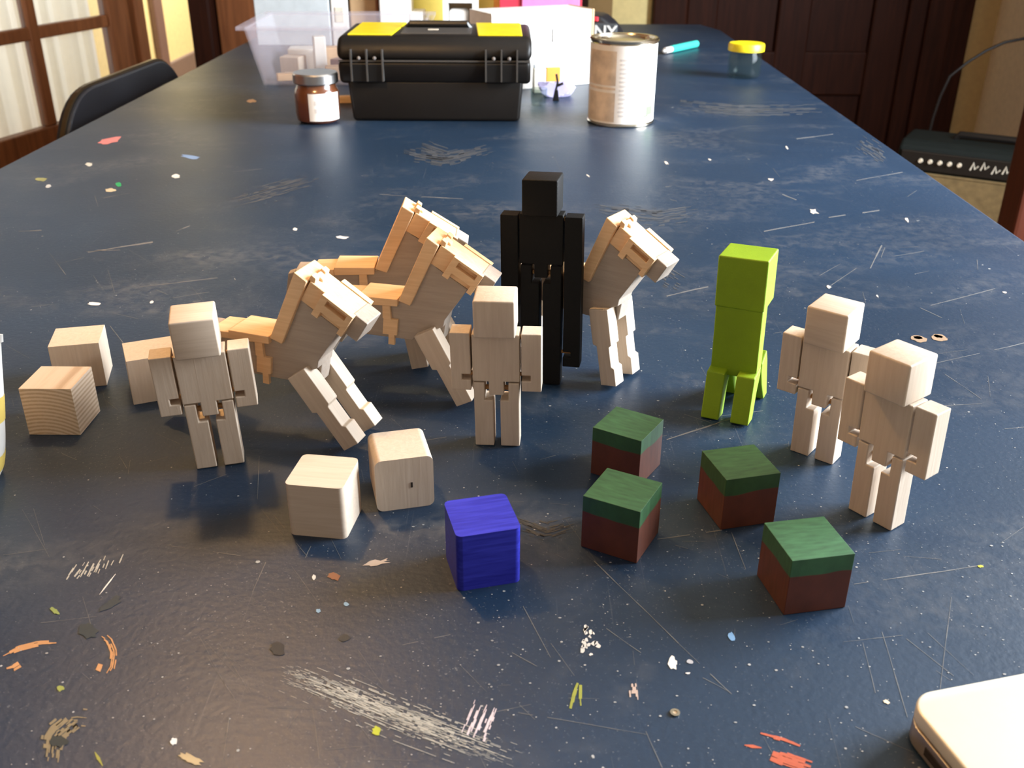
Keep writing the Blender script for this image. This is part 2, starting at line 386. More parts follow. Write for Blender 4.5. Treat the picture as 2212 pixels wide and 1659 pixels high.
# paint marks: thin dried flakes and strokes on the top
def flat(bm, pts, z):
    if any(not (tl(y)+.12 < x < tr_(y)-.12 and Y0+.2 < y < Y1-.3) for x, y in pts): return
    vs = [bm.verts.new((x, y-40, z-FZ)) for x, y in pts]
    if len(vs) > 2: bm.faces.new(vs)
pm_cache = {}
def pm(c, rough=.6):
    if c not in pm_cache: pm_cache[c] = plain('dried_paint_%d' % len(pm_cache), c, rough, var=.15)
    return pm_cache[c]
def blob(u, v, ru, rv, c, ang=0, jag=.25, n=14, name='paint_mark'):
    bm = B(); pts = []
    for i in range(n):
        a = 2*math.pi*i/n; k = 1+random.uniform(-jag, jag)
        a0, b0 = ru*k*math.cos(a), rv*k*math.sin(a)
        pts.append(G(u+a0*math.cos(ang)-b0*math.sin(ang), v+a0*math.sin(ang)+b0*math.cos(ang)))
    flat(bm, pts, .008); return obj(name, bm, pm(c), tb)
def stroke(px, w, c, gaps=0., n=1, spread=0., name='paint_mark', taper=True, step=14):
    """a brush stroke or scrape along photo pixels, drawn as n fibres with gaps"""
    bm = B()
    L = [Vector(p) for p in px]; tot = sum((b-a).length for a, b in zip(L, L[1:])); m = max(2, int(tot/step))
    def at(t):
        d = t*tot
        for a, b in zip(L, L[1:]):
            l = (b-a).length
            if d <= l or b is L[-1]: return a+(b-a)*min(1, d/l), (b-a).normalized()
            d -= l
    for k in range(n):
        off = random.gauss(0, 1)*spread if n > 1 else 0
        ww = w*random.uniform(.5, 1.2) if n > 1 else w
        t0, t1 = (random.uniform(0, .3), random.uniform(.6, 1)) if n > 1 else (0, 1)
        for i in range(m):
            a, b = i/m, (i+1)/m
            if a < t0 or b > t1 or random.random() < gaps: continue
            (p, d), (q, e) = at(a), at(b); nn = Vector((-d.y, d.x)); ne = Vector((-e.y, e.x))
            f0 = ww*(math.sin(math.pi*min(1, a*.96+.02))**.5 if taper else 1); f1 = ww*(math.sin(math.pi*min(1, b*.96+.02))**.5 if taper else 1)
            f0 *= random.uniform(.7, 1.1)
            cs = [p+nn*(off+f0/2), p+nn*(off-f0/2), q+ne*(off-f1/2), q+ne*(off+f1/2)]
            flat(bm, [G(*c_) for c_ in cs], .005+.0002*(k % 9))
    o = obj(name, bm, pm(c), tb); return o
PALE, WHITE_, ORNG, REDP = (.40, .38, .33), (.70, .67, .62), (.46, .22, .09), (.46, .085, .03)
blob(236, 304, 26, 7, (.75, .22, .20), -.2); blob(412, 339, 20, 4, (.20, .30, .48), .15); blob(256, 399, 7, 5, (.02, .30, .10)); blob(239, 411, 11, 4, (.50, .42, .28))
blob(380, 381, 9, 4, WHITE_); blob(192, 355, 8, 4, (.6, .58, .5)); blob(90, 388, 12, 4, (.30, .30, .12)); blob(104, 403, 6, 4, (.5, .5, .48)); blob(544, 218, 10, 4, (.65, .42, .25)); blob(204, 657, 16, 4, WHITE_)
blob(738, 513, 15, 3, (.6, .6, .62), .05); blob(328, 653, 4, 3, WHITE_); blob(638, 495, 5, 3, WHITE_)
stroke([(0, 1422), (40, 1402), (85, 1391), (130, 1389)], 4, ORNG, .12, 5, 2.2, step=8); stroke([(0, 1447), (30, 1438), (55, 1420), (68, 1400)], 8, ORNG, .35, 3, 4)
stroke([(213, 1370), (233, 1384), (244, 1410), (240, 1440), (226, 1462)], 5, ORNG, .12, 6, 3.2, step=8); stroke([(205, 1464), (216, 1440), (222, 1420)], 11, ORNG, .3, 3, 4)
stroke([(600, 1440), (850, 1540), (1130, 1645)], 1.7, PALE, .5, 60, 13, step=8); stroke([(600, 1462), (850, 1572), (1110, 1668)], 1.3, PALE, .5, 9, 12)
stroke([(1058, 1515), (1018, 1612)], 3.2, (.55, .46, .48), .35, 26, 14, step=9)
for k in range(11): stroke([(135+12*k+random.uniform(-6, 6), 1275-5*k+random.uniform(-8, 8)), (178+9*k, 1210-2*k+random.uniform(-8, 8))], 3.0, PALE, .45, 3, 3.0, step=9)
stroke([(215, 1285), (250, 1240)], 3, WHITE_); stroke([(270, 1250), (300, 1248)], 4, PALE, .4, 4, 4)
stroke([(205, 1625), (222, 1655)], 8, (.30, .28, .05)); blob(813, 1580, 9, 10, (.42, .44, .03)); blob(412, 1640, 28, 9, (.42, .31, .17), .35, .3, 22); blob(376, 1602, 7, 7, WHITE_)
blob(118, 1320, 12, 5, (.22, .26, .07), .6); blob(131, 1488, 8, 6, (.25, .27, .06))
blob(600, 1402, 16, 12, (.012, .014, .018), .3); blob(745, 1378, 12, 8, (.02, .022, .024)); blob(190, 1362, 22, 16, (.012, .024, .032), .4); blob(240, 1305, 28, 9, (.014, .026, .036), -.6); blob(127, 1602, 18, 13, (.012, .022, .026))
stroke([(110, 1655), (118, 1590), (160, 1556), (195, 1560)], 6, (.20, .155, .09), .45, 26, 11, step=9)
for k in range(22): blob(1268+random.gauss(0, 11), 1388+random.gauss(0, 17), random.uniform(2, 6), random.uniform(2, 6), WHITE_, random.random()*3, .5, 7)
blob(1453, 1432, 11, 14, (.74, .70, .62), -.3, .35); blob(1490, 1430, 7, 5, (.40, .40, .42), .5); blob(1580, 1377, 6, 11, (.16, .32, .55), -.4); blob(1486, 1455, 5, 2, WHITE_)
stroke([(1252, 1462), (1238, 1500), (1228, 1545)], 4.5, (.24, .25, .035), .15, 5, 4); stroke([(1254, 1465), (1253, 1510), (1255, 1540)], 4, (.24, .25, .035), .15, 3, 2)
stroke([(1628, 1581), (1690, 1598), (1742, 1618)], 8, REDP, .1, 3, 1.5); stroke([(1608, 1610), (1645, 1616)], 8, REDP); stroke([(1655, 1622), (1700, 1640), (1765, 1662)], 8, REDP, .18, 14, 8); stroke([(1818, 1598), (1858, 1610)], 5, REDP, .3, 5, 4); stroke([(1902, 1621), (1926, 1627)], 5, REDP, .2, 2, 2)
blob(2118, 1224, 6, 3, (.60, .52, .02)); blob(1915, 1517, 7, 4, (.74, .60, .40), .4); blob(748, 1306, 6, 4, (.22, .36, .50)); blob(688, 1320, 5, 4, (.22, .36, .50))
stroke([(1368, 1470), (1372, 1520)], 5, (.46, .34, .28), .3, 8, 5, step=7)
blob(820, 1215, 24, 5, (.46, .38, .32), -.2, .6); blob(722, 1246, 13, 8, (.24, .10, .05), .2); blob(678, 1247, 4, 6, WHITE_)
SM = (.050, .056, .066)
stroke([(860, 330), (960, 345), (1075, 318)], 2.2, SM, .45, 40, 7, step=12); stroke([(900, 312), (985, 340)], 2.0, SM, .45, 20, 6, step=10)
stroke([(480, 445), (600, 410), (700, 382)], 2.2, SM, .5, 34, 7, step=12); stroke([(1440, 225), (1600, 240), (1790, 238)], 1.6, SM, .5, 36, 6, step=14)
stroke([(1270, 455), (1420, 470), (1520, 455)], 2.2, SM, .5, 30, 9, step=12); stroke([(1380, 560), (1480, 620)], 2.4, SM, .5, 30, 12, step=10)
stroke([(1100, 1120), (1180, 1150), (1250, 1130)], 2.0, (.045, .042, .038), .5, 30, 10, step=10); stroke([(1850, 300), (1930, 350)], 1.8, SM, .5, 26, 8, step=9)
for u, v, r in ((1757, 457, 10), (1440, 352, 6), (1533, 345, 4), (1665, 388, 6), (1700, 320, 4), (1960, 476, 6), (1790, 620, 6), (2170, 632, 5), (1895, 640, 4), (1270, 380, 4)): blob(u, v, r, r*.45, (.60, .52, .44), random.random(), .4, 9)
# two bare wood knocks in the paint
for u, v in ((1986, 733), (2030, 730)):
    blob(u, v, 17, 7, (.30, .20, .12), .15, .2); blob(u-3, v-3, 11, 3, (.04, .03, .03), .15, .2)
# long scratches, each a hair-thin score, and the dust of pale specks: too many to count
bm = B()
def score(u0, v0, u1, v1, w=1.2):
    a, b = Vector((u0, v0)), Vector((u1, v1)); d = (b-a).normalized(); nn = Vector((-d.y, d.x)); k = max(2, int((b-a).length/30)); o_ = 0
    for i in range(k):
        p, q = a+(b-a)*i/k, a+(b-a)*(i+1)/k; o2 = o_+random.uniform(-.6, .6)
        if random.random() < .12: o_ = o2; continue
        f = w*random.uniform(.5, 1.1); flat(bm, [G(*(p+nn*(o_+f/2))), G(*(p+nn*(o_-f/2))), G(*(q+nn*(o2-f/2))), G(*(q+nn*(o2+f/2)))], .004); o_ = o2
for s in ((1440, 950, 1630, 888, 3), (1300, 965, 1440, 940, 1.5), (1845, 1262, 2125, 1222, 2), (2055, 1290, 2030, 1500, 1.6), (1260, 1190, 1580, 1500, 1.6), (1905, 1365, 1960, 1550, 1.6), (1958, 1380, 2060, 1460, 1.2), (1420, 1165, 1560, 1145, 2), (190, 545, 330, 522, 3.2), (150, 546, 260, 540, 1.6), (30, 300, 120, 280, 1.2), (40, 500, 90, 497, 2), (380, 500, 410, 488, 2), (560, 985, 555, 1110, 1.2), (1580, 1150, 1610, 1230, 1.4), (1880, 580, 1905, 530, 3), (1895, 578, 1912, 535, 2), (1790, 620, 1850, 580, 1.6), (1440, 640, 1530, 620, 2.5), (2010, 660, 2150, 625, 1.5), (2020, 785, 2212, 740, 1.6), (1190, 1390, 1240, 1460, 1.4), (1130, 1310, 1190, 1420, 1.3), (1310, 1358, 1385, 1410, 1.3), (1120, 1540, 1400, 1585, 1.1), (480, 1650, 495, 1550, 1.2), (620, 1575, 690, 1480, 1.0), (675, 1530, 690, 1640, 1.0), (1395, 1580, 1430, 1659, 1.3), (1106, 1410, 1160, 1440, 1.4), (370, 1180, 520, 1200, 1.2), (545, 1280, 575, 1215, 1.3), (660, 1205, 672, 1180, 2), (1790, 1390, 1950, 1372, 1), (300, 620, 470, 600, 1.4), (820, 420, 1000, 430, 1.2), (1650, 500, 1760, 480, 2), (1790, 470, 1900, 455, 2), (1690, 420, 1720, 432, 2.5), (1850, 390, 1950, 372, 1.6), (1720, 300, 1800, 290, 1.5)): score(*s)
for k in range(170):
    u, v = random.uniform(0, 2212), random.uniform(330, 1655); a = random.choice((.35, .45, -.2, 1.1, 1.3, -.1, .9))+random.gauss(0, .2); l = random.uniform(15, 110)*(.4+v/1600)
    score(u, v, u+l*math.cos(a), v+l*math.sin(a), random.uniform(.4, 1.1))
sc_ = obj('scratches', bm, plain('scratch_pale', (.13, .13, .13), .6, var=.2), tb); sc_['kind'] = 'stuff'
bm = B()
for k in range(4200):
    u, v = random.uniform(-20, 2230), 130+1530*random.random()**1.3
    if u < 700 and v > 700 and random.random() < .6: continue
    x, y = G(u, v)
    if not (tl(y)+.3 < x < tr_(y)-.3 and y < Y1-1): continue
    r = abs(random.gauss(0, .008))+.0035
    if random.random() < .025: r *= 2.3
    a = random.random()*3; e = random.uniform(.5, 1)
    flat(bm, [(x+r*math.cos(a+t), y+r*e*math.sin(a+t)) for t in (0, 1.2, 2.4, 3.6, 4.9)], .006)
sp_ = obj('paint_specks', bm, plain('speck_paint', (.33, .33, .32), .6, var=.3), tb); sp_['kind'] = 'stuff'

# ------------------------------------------------------------------ pendant lamp over the table (above the frame)
lx, ly, lz = -9.4, 26.3, 22.
la = thing('pendant_lamp', 'warm pendant lamp hanging over the table', 'lamp', (lx, ly, lz))
bm = B(); lathe(bm, [(.9, 3.2), (1.2, 3.1), (4.6, .6), (4.7, .4), (4.5, .4), (1.1, 2.8)], 36); obj('lamp_shade', bm, m_offwhite, la, True)
bm = B(); lathe(bm, [(.05, -.1), (.6, .1), (.9, .8), (.7, 1.5), (.4, 2.2), (.4, 3.0)], 20); obj('bulb', bm, m_bulb, la, True)
bm = B(); tube(bm, [(0, 0, 3.0), (0, 0, CZ-lz)], .12); obj('cord', bm, m_black, la)
pl = bpy.data.lights.new('lamp_light', 'POINT'); pl.energy = 9.0; pl.color = (1, .58, .23); pl.shadow_soft_size = .022
po = bpy.data.objects.new('lamp_light', pl); COL.objects.link(po); po.location = P(lx, ly, lz-.9)

# ------------------------------------------------------------------ wooden cubes
def block(x, y, yaw, s, mat, label, group=None, r=.012, axes='', rr=.1, seg=2):
    bm = B(); box(bm, -s/2, s/2, -s/2, s/2, 0, s)
    es = [e for e in bm.edges if (axes and 'xyz'[max(range(3), key=lambda i: abs((e.verts[0].co-e.verts[1].co)[i]))] in axes)]
    if es: bevel(bm, rr, 5, es)
    bmesh.ops.recalc_face_normals(bm, faces=bm.faces[:]); bm.normal_update()
    es2 = [e for e in bm.edges if e.calc_length() > .3*s and len(e.link_faces) == 2 and e.calc_face_angle() > .6]
    if not es: bevel(bm, r, seg, es2)
    o = obj('wooden_cube', bm, mat, smooth=True, loc=(x, y, .002), rot=(0, 0, yaw)); wn_ = o.modifiers.new('weighted', 'WEIGHTED_NORMAL'); wn_.keep_sharp = True; wn_.weight = 50; tag(o, label, 'cube', group); return o
GT, GS = (.026, .085, .030), (.105, .028, .013)
gg = 'green topped cubes'
block(2.136, 15.774, -.55, .972, grass_block('stained_a', GT, GS, 1), 'green topped brown cube partly hidden behind another one, nearest the wooden horse', gg)
block(1.814, 13.515, -.489, .987, grass_block('stained_b', GT, GS, 5), 'green topped brown cube with one rounded back corner, standing in front of another one', gg)
block(3.902, 14.401, .246, .99, grass_block('stained_c', (.028, .080, .022), (.115, .030, .013), 9), 'green topped brown cube standing in front of the lime green figure', gg)
block(4.465, 12.183, .19, .992, grass_block('stained_d', (.032, .105, .042), GS, 14), 'green topped brown cube with a worn brushed edge, standing nearest the laptop', gg)
gw = 'bare wooden cubes'
block(-3.156, 14.021, 1.433-math.pi/2, .988, m_maple_x, 'bare wooden cube with rounded upright corners, standing left beside a second rounded one'.replace('left ', ''), gw, axes='z', rr=.1)
w2 = block(-1.961, 14.887, .249, 1.008, m_maple, 'bare wooden cube with rounded corners and a small dark nick in its front', gw, axes='y', rr=.12)
bm = B(); box(bm, .10, .135, -.512, -.50, .42, .52); obj('nick', bm, m_slot, w2)
block(-.458, 12.727, .26, 1.009, m_blue, 'blue stained cube with rounded upright corners', None, axes='z', rr=.1)
block(-9.032, 17.44, -.004, 1.022, m_ring, 'bare wooden cube showing growth rings on its front, nearest the white pouch', gw)
block(-9.439, 19.505, .438-.2, 1.021, m_maple, 'bare wooden cube standing behind the cube with growth rings', gw)
block(-7.668, 18.881, .42, 1.008, m_maple, 'bare wooden cube half hidden behind the leftmost-armed wooden figure'.replace('leftmost-armed wooden figure', 'wooden figure leaning back'), gw)

# ------------------------------------------------------------------ jointed block figures
def figure(name, label, x, y, yaw, lean, roll, mats, d, group=None, arm_shift=(0, 0), leg_swing=(0, 0)):
    lw, lg, bz0, bz1, bw, hw_, hz, hd, bd, aw, az0, az1, ag = d
    t = thing(name, label, 'toy figure', (x, y, 0), 0, group)
    t.rotation_mode = 'YXZ'; t.rotation_euler = (-lean, roll, yaw)
    rm = t.rotation_euler.to_matrix()
    low = min((rm @ Vector((sx*lw, sy*bd/2, 0))).z for sx in (-1, 1) for sy in (-1, 1))
    t.location = P(x, y, -low+.002)
    mt, mh, ma, ml = mats
    obj('head', qbox(-hw_, hw_, -hd/2, hd/2, bz1+.004, bz1+hz, bev=.035, seg=3), mh, t, True)
    tw, td = .14, .29
    torso = [(-bw, bz0), (-tw, bz0), (-tw, bz0-td), (tw, bz0-td), (tw, bz0), (bw, bz0), (bw, bz1), (-bw, bz1)]
    obj('torso', qprism(torso, -bd/2, bd/2, bev=.018), mt, t)
    for k, s in enumerate((-1, 1)):
        n0, n1, nd = az0+.22+arm_shift[k], az0+.34+arm_shift[k], .17
        a0, a1 = bw+ag, bw+ag+aw; zb, zt = az0+arm_shift[k], az1+arm_shift[k]
        poly = [(a0, zb), (a1, zb), (a1, zt), (a0, zt), (a0, n1), (a0+nd, n1), (a0+nd, n0), (a0, n0)]
        obj('arm', qprism([(s*a, z) for a, z in poly], -bd/2*.96, bd/2*.96, bev=.018), ma, t)
        top = bz0-.03; nb = .16
        poly = [(lg, 0), (lw, 0), (lw, top), (lg+nb, top), (lg+nb, top-td-.09), (lg, top-td-.09)]
        obj('leg', qprism([(s*a, z) for a, z in poly], -bd/2*.97, bd/2*.97, bev=.018), ml, t)
        bm = B(); tube(bm, [(s*lg*.6, 0, bz0-td+.08), (s*(lg+nb+.06), 0, bz0-td+.06)], .05); obj('elastic_cord', bm, m_cord, t)
        bm = B(); tube(bm, [(s*(bw-.05), 0, (n0+n1)/2), (s*(a0+nd+.03), 0, (n0+n1)/2)], .04); obj('elastic_cord', bm, m_cord, t)
    bm = B(); tube(bm, [(-(bw+ag+aw*.5), 0, bz1-.12), ((bw+ag+aw*.5), 0, bz1-.12)], .045); obj('elastic_cord', bm, m_cord, t)
    return t
FD = (.43, .067, 1.421, 2.398, .441, .38, .738, .735, .402, .374, 1.219, 2.416, .036)
gf = 'bare wooden block figures'
mm = (m_maple, m_maple, m_maple, m_maple); mm2 = (m_maple, m_maple_x, m_maple, m_maple)
figure('wooden_figure', 'bare wooden block figure leaning beside the bare cubes', -5.483, 15.951, .243, -.081, -.033, mm2, FD, gf)
figure('wooden_figure', 'bare wooden block figure standing in front of the tall black figure', -.257, 16.791, -.081, -.043, -.014, mm, FD, gf)
figure('wooden_figure', 'bare wooden block figure standing next to the lime green figure', 5.851, 16.37, -.696, -.055, .001, mm2, FD, gf)
figure('wooden_figure', 'bare wooden block figure with a triangular shadow on its chest, nearest the laptop', 6.318, 14.241, -.945, -.034, -.009, mm, FD, gf)
kb = (m_blackpaint,)*4
figure('black_figure', 'tall long-limbed block figure painted black', .655, 19.50, -.19, .03, -.018, kb, (.43, .04, 2.72, 3.78, .455, .365, .75, .80, .40, .37, .44, 3.74, .03))

# ------------------------------------------------------------------ lime green four-legged figure
gn = thing('green_figure', 'lime green block figure with a tall body and four short legs', 'toy figure', (4.69, 18.36, .002), -.447)
gn.rotation_mode = 'YXZ'; gn.rotation_euler = (0, -.02, -.447)
obj('head', qbox(-.49, .49, -.445, .445, 2.33, 3.38, bev=.03, seg=3), m_green, gn)
obj('torso', qprism([(-.41, .86), (-.02, .86), (.02, 1.2), (.02, 2.335), (-.41, 2.335)], -.47, .47, 'yz', bev=.025), m_green, gn)
for sx in (-1, 1):
    x0, x1 = sorted((sx*.12, sx*.49))
    obj('leg', qprism([(-.86, .0+.03), (-.48, .0), (-.30, .55), (-.10, .86), (-.10, 1.05), (-.62, .98)], x0, x1, 'yz', bev=.025), m_green, gn)
    obj('leg', qprism([(.86, .0), (.55, .0), (.18, .50), (.0, .86), (.0, 1.05), (.36, 1.22), (.50, .98)], x0, x1, 'yz', bev=.025), m_green, gn)
bm = B(); tube(bm, [(-.40, -.10, .93), (.40, -.10, .93)], .06); obj('axle', bm, m_green, gn)

# ------------------------------------------------------------------ jointed wooden horses
HX = -.12
e_, v_ = (.858, -.513), (-.513, -.858)     # along the head, and down through it
HE = (.59+HX, 3.62)
def hu(u, v): return (HE[0]+e_[0]*u+v_[0]*v, HE[1]+e_[1]*u+v_[1]*v)
def hprism(bm, poly, y0, y1): prism(bm, [hu(a, b) for a, b in poly], y0, y1)
LEG = [(-.23, 0), (-.23, -.80), (-.14, -.84), (-.14, -1.74), (.24, -1.74), (.24, -1.34), (.17, -1.30), (.17, -.84), (.23, -.80), (.23, 0)]
def horse(label, x, y, phi, dz, pit, al, first=[None]):
    t = thing('wooden_horse', label, 'toy horse', (x, y, dz), 0, 'jointed wooden horses')
    t.rotation_euler = (0, -pit, phi)
    q = lambda pts: [(a+HX, b) for a, b in pts]
    bm = B()
    prism(bm, q([(-2.05, 1.95), (-1.95, 1.72), (-1.35, 1.72), (-1.2, 1.48), (0, 1.48), (.12, 1.62), (.66, 1.86), (.69, 2.02), (1.16, 2.74), (.52, 3.12), (.32, 3.5), (-.18, 2.3), (-2.0, 2.24), (-2.08, 2.1)]), -.29, .29)
    prism(bm, q([(-1.9, 1.47), (.60, 1.47), (.68, 2.01), (-1.9, 2.0)]), -.115, .25)
    bevel(bm, .018); obj('body', bm, m_horse, t)
    obj('mane', qprism(q([(.34, 3.76), (.585, 3.61), (-.02, 2.27), (-.27, 2.35)]), -.38, .38, bev=.022), m_alder, t)
    bm = B(); hprism(bm, [(.03, 0), (1.05, 0), (1.05, .45), (.03, .46)], -.305, .305); bevel(bm, .022); hd = obj('head', bm, m_alder, t)
    bm = B(); hprism(bm, [(1.0, -.015), (1.32, -.015), (1.32, .45), (1.0, .45)], -.29, .29); bevel(bm, .022); obj('muzzle', bm, m_horse, t)
    for s in (-1, 1):
        bm = B()
        hprism(bm, [(.37, .02), (.51, .02), (.51, .15), (.95, .15), (.95, .02), (1.06, .02), (1.06, .47), (.95, .47), (.95, .31), (.51, .31), (.51, .47), (.37, .47)], s*.29, s*.43)
        hprism(bm, [(.37, -.02), (1.06, -.02), (1.06, .03), (.37, .03)], s*.29, s*.43)
        bevel(bm, .008); obj('bridle_strap', bm, m_alder, hd)
        bm = B(); hprism(bm, [(-.02, -.10), (.09, -.09), (.12, .02), (-.02, .02)], s*.10, s*.27); bevel(bm, .014); obj('ear', bm, m_alder, hd)
        # stirrup: strap, tread and tip
        obj('stirrup', qprism(q([(-.62, 2.3), (-.46, 2.3), (-.44, 1.92), (-.29, 1.92), (-.32, 1.57), (-.37, 1.57), (-.37, 1.35), (-.51, 1.35), (-.50, 1.57), (-.63, 1.57), (-.60, 1.92), (-.62, 1.92)]), s*.28, s*.36, bev=.01), m_alder, t)
    bm = B(); hprism(bm, [(.0, -.07), (.16, -.05), (.20, .02), (.0, .02)], -.09, .09); bevel(bm, .02); obj('forelock', bm, m_alder, hd)
    bm = B()
    prism(bm, q([(-1.15, 2.19), (-.285, 2.23), (-.285, 2.39), (-1.15, 2.37)]), -.40, .40)
    prism(bm, q([(-1.62, 2.14), (-1.16, 2.17), (-1.16, 2.31), (-1.62, 2.28)]), -.36, .36)
    bevel(bm, .015); obj('saddle', bm, m_alder, t)
    obj('tail', qprism(q([(-2.05, 2.15), (-2.05, 1.75), (-2.2, 1.2), (-2.35, 1.2), (-2.2, 2.1)]), -.12, .12, bev=.02), m_horse, t)
    R_ = Matrix.Rotation(0, 4, 'Y')
    for s in (-1, 1):
        for px_, a in ((.29+HX, al), (-1.62+HX, -al)):
            pts = LEG if px_ > -1 else [(-u, v) for u, v in LEG]
            L = qprism(pts, *((-.475, -.125) if s < 0 else (.265, .615)), bev=.016)
            o = obj('leg', L, m_horse if 0 else m_maple, t); o.location = Vector((px_, 0, 1.76))*U; o.rotation_euler = (0, -a, 0)
    return t
horse('wooden horse with forelegs stretched far forward, standing behind the leaning wooden figure', -4.129, 17.074, -.327, -.195, -.036, .659)
horse('wooden horse half hidden behind another horse, a foreleg reaching towards a wooden figure', -1.919, 18.837, -.228, -.116, -.029, .506)
horse('wooden horse standing at the back of three, mostly hidden by the others', -2.638, 20.397, .005, .033, -.026, .20)
horse('wooden horse with straight forelegs standing beside the tall black figure', 1.939, 19.829, -.611, 0.0, 0., .177)

# ------------------------------------------------------------------ objects at the back of the table
# black toolbox
t = thing('toolbox', 'black plastic toolbox with two yellow lid panels', 'toolbox', (-3.68, 50.35, .005), .004)
obj('base', qprism([(-3.95, 0), (3.95, 0), (4.12, 1.9), (-4.12, 1.9)], -2.95, 2.85, bev=.18, seg=3), m_black, t, True)
obj('collar', qprism([(-2.95, 1.72), (2.9, 1.72), (3.2, 2.3), (3.2, 2.78), (-3.25, 2.78), (-3.2, 2.3)], -4.46, 4.46, 'yz', bev=.2, seg=3), m_black, t, True)
lid = obj('lid', qprism([(-3.25, 2.8), (3.2, 2.8), (3.1, 3.35), (2.6, 3.82), (-2.7, 3.82), (-3.15, 3.42)], -4.5, 4.5, 'yz', bev=.28, seg=4), m_black, t, True)
bm = B(); box(bm, -4.4, 4.4, -3.30, -3.2, 2.76, 2.83); obj('seam', bm, m_seam, t)
for s in (-1, 1):
    obj('yellow_panel', qprism([(s*4.05, -2.45), (s*2.0, -2.45), (s*1.75, 2.3), (s*4.0, 2.3)], 3.80, 3.88, 'xy', bev=.03), m_yellow, t)
    cxl = s*3.1
    lt = obj('latch', qprism([(-3.32, 1.85), (-3.36, 2.7), (-3.2, 2.74), (-3.0, 2.7), (-2.9, 1.85)], cxl-.75, cxl+.75, 'yz', bev=.05), m_black2, t)
    for k in (-.72, 0, .72):
        bm = B(); box(bm, cxl+k-.035, cxl+k+.035, -3.44, -3.1, 1.9, 3.3); obj('rib', bm, m_seam, lt)
    for k in (-.36, .36):
        bm = B(); bmesh.ops.create_uvsphere(bm, u_segments=10, v_segments=6, radius=.09)
        for v in bm.verts: v.co += Vector((cxl+k, -3.32, 2.92))
        obj('rivet', bm, plain('worn_grey', (.25, .23, .22), .4) if s < 0 and k < 0 else bpy.data.materials['worn_grey'], lt)
obj('handle_well', qbox(-1.65, 1.65, -1.9, 1.9, 3.8, 3.86, bev=.02), m_seam, t)
bm = B(); tube(bm, [(-1.5, .5, 3.86), (-1.4, .4, 4.02), (1.4, .4, 4.02), (1.5, .5, 3.86)], .16); obj('handle', bm, m_black2, t, True)
obj('maker_plate', qbox(-.45, .05, -.75, -.45, 3.86, 3.89, bev=.01), m_offwhite, t)
# jar of brown spread
t = thing('spread_jar', 'glass jar of brown spread with a silver lid and white label', 'jar', (-9.25, 47.35, .004))
bm = B(); lathe(bm, [(.02, .02), (.85, .02), (.98, .12), (1.04, .4), (1.04, 1.35), (.98, 1.52), (.92, 1.60), (.90, 1.9), (.02, 1.9)], 40); obj('jar_contents', bm, m_choc, t, True)
bm = B(); lathe(bm, [(.02, 1.78), (1.02, 1.78), (1.05, 1.82), (1.05, 2.18), (1.0, 2.25), (.02, 2.25)], 40); obj('jar_lid', bm, m_silver, t, True)
bm = B(); r1 = lathe(bm, [(1.055, .18), (1.055, 1.42)], 20, -1.78, -.25); obj('jar_label', bm, m_white, t, True)
for k in range(2):
    bm = B(); lathe(bm, [(1.062, .55+.35*k), (1.062, .75+.35*k)], 4, -1.52, -1.40); obj('label_print', bm, m_print, t)
# clear tub with offcuts
t = thing('plastic_tub', 'clear plastic tub holding wood scraps', 'tub', (-10.0, 60.6, .005), .03)
def shell(bm, b, tp, z0, z1, th_):
    rings = []
    for (hx, hy), z, i in (((b[0], b[1]), z0, 0), ((tp[0], tp[1]), z1, 0), ((tp[0]-th_, tp[1]-th_), z1, 1), ((b[0]-th_, b[1]-th_), z0+th_, 1)):
        rings.append([bm.verts.new((sx*hx, sy*hy, z)) for sx, sy in ((-1, -1), (1, -1), (1, 1), (-1, 1))])
    for a, c in zip(rings, rings[1:]):
        for i in range(4): bm.faces.new((a[i], a[(i+1) % 4], c[(i+1) % 4], c[i]))
    bm.faces.new(rings[0][::-1]); bm.faces.new(rings[3])
bm = B(); shell(bm, (4.2, 3.4), (4.9, 3.9), 0, 3.1, .09); bevel(bm, .05); obj('tub_wall', bm, m_tub, t)
bm = B()
for a in ((-5.25, 5.25, -4.2, -3.85), (-5.25, 5.25, 3.85, 4.2), (-5.25, -4.85, -3.85, 3.85), (4.85, 5.25, -3.85, 3.85)): box(bm, a[0], a[1], a[2], a[3], 3.0, 3.2)
obj('rim', bm, m_tub, t)
scr = [(-3.0, -2.5, .55, .3, .35, .3, m_alder), (-1.6, -2.6, 1.0, .22, .3, -.2, m_maple), (-.3, -2.2, .5, .45, .7, .2, m_card), (-1.9, -1.5, 1.4, .25, .3, .2, m_maple_x), (-3.1, .1, .6, .6, .9, -.2, m_maple), (.0, -1.0, .6, .4, .9, -.3, m_oak), (-2.9, 2.0, .8, .8, 1.1, .1, m_white), (1.2, -2.2, .6, .4, .8, .4, m_maple), (-.9, 1.6, .8, .5, 1.2, .2, m_alder), (-1.5, .2, .35, .35, 1.9, .3, m_white)]
for i, (x, y, lx_, wy_, hz_, a, mt) in enumerate(scr):
    o = obj('wood_scrap', qbox(-lx_, lx_, -wy_, wy_, 0, hz_*1.1, bev=.06), mt, loc=(-10.0+x, 60.6+y, .12), rot=(0, 0, a))
    tag(o, ['short orange-brown wood scrap lying in the clear tub', 'long pale stick of wood lying in the clear tub', 'brown cardboard scrap lying in the clear tub', 'thin pale strip of wood lying crosswise in the clear tub', 'pale wood block lying in the clear tub by its end wall', 'dark brown wood scrap lying in the clear tub', 'white block lying at the back of the clear tub', 'small pale wood block lying in the clear tub by the toolbox', 'orange-brown wood block at the back of the clear tub', 'white upright bottle-like block in the clear tub'][i], 'wood scrap', 'scraps in the clear tub')
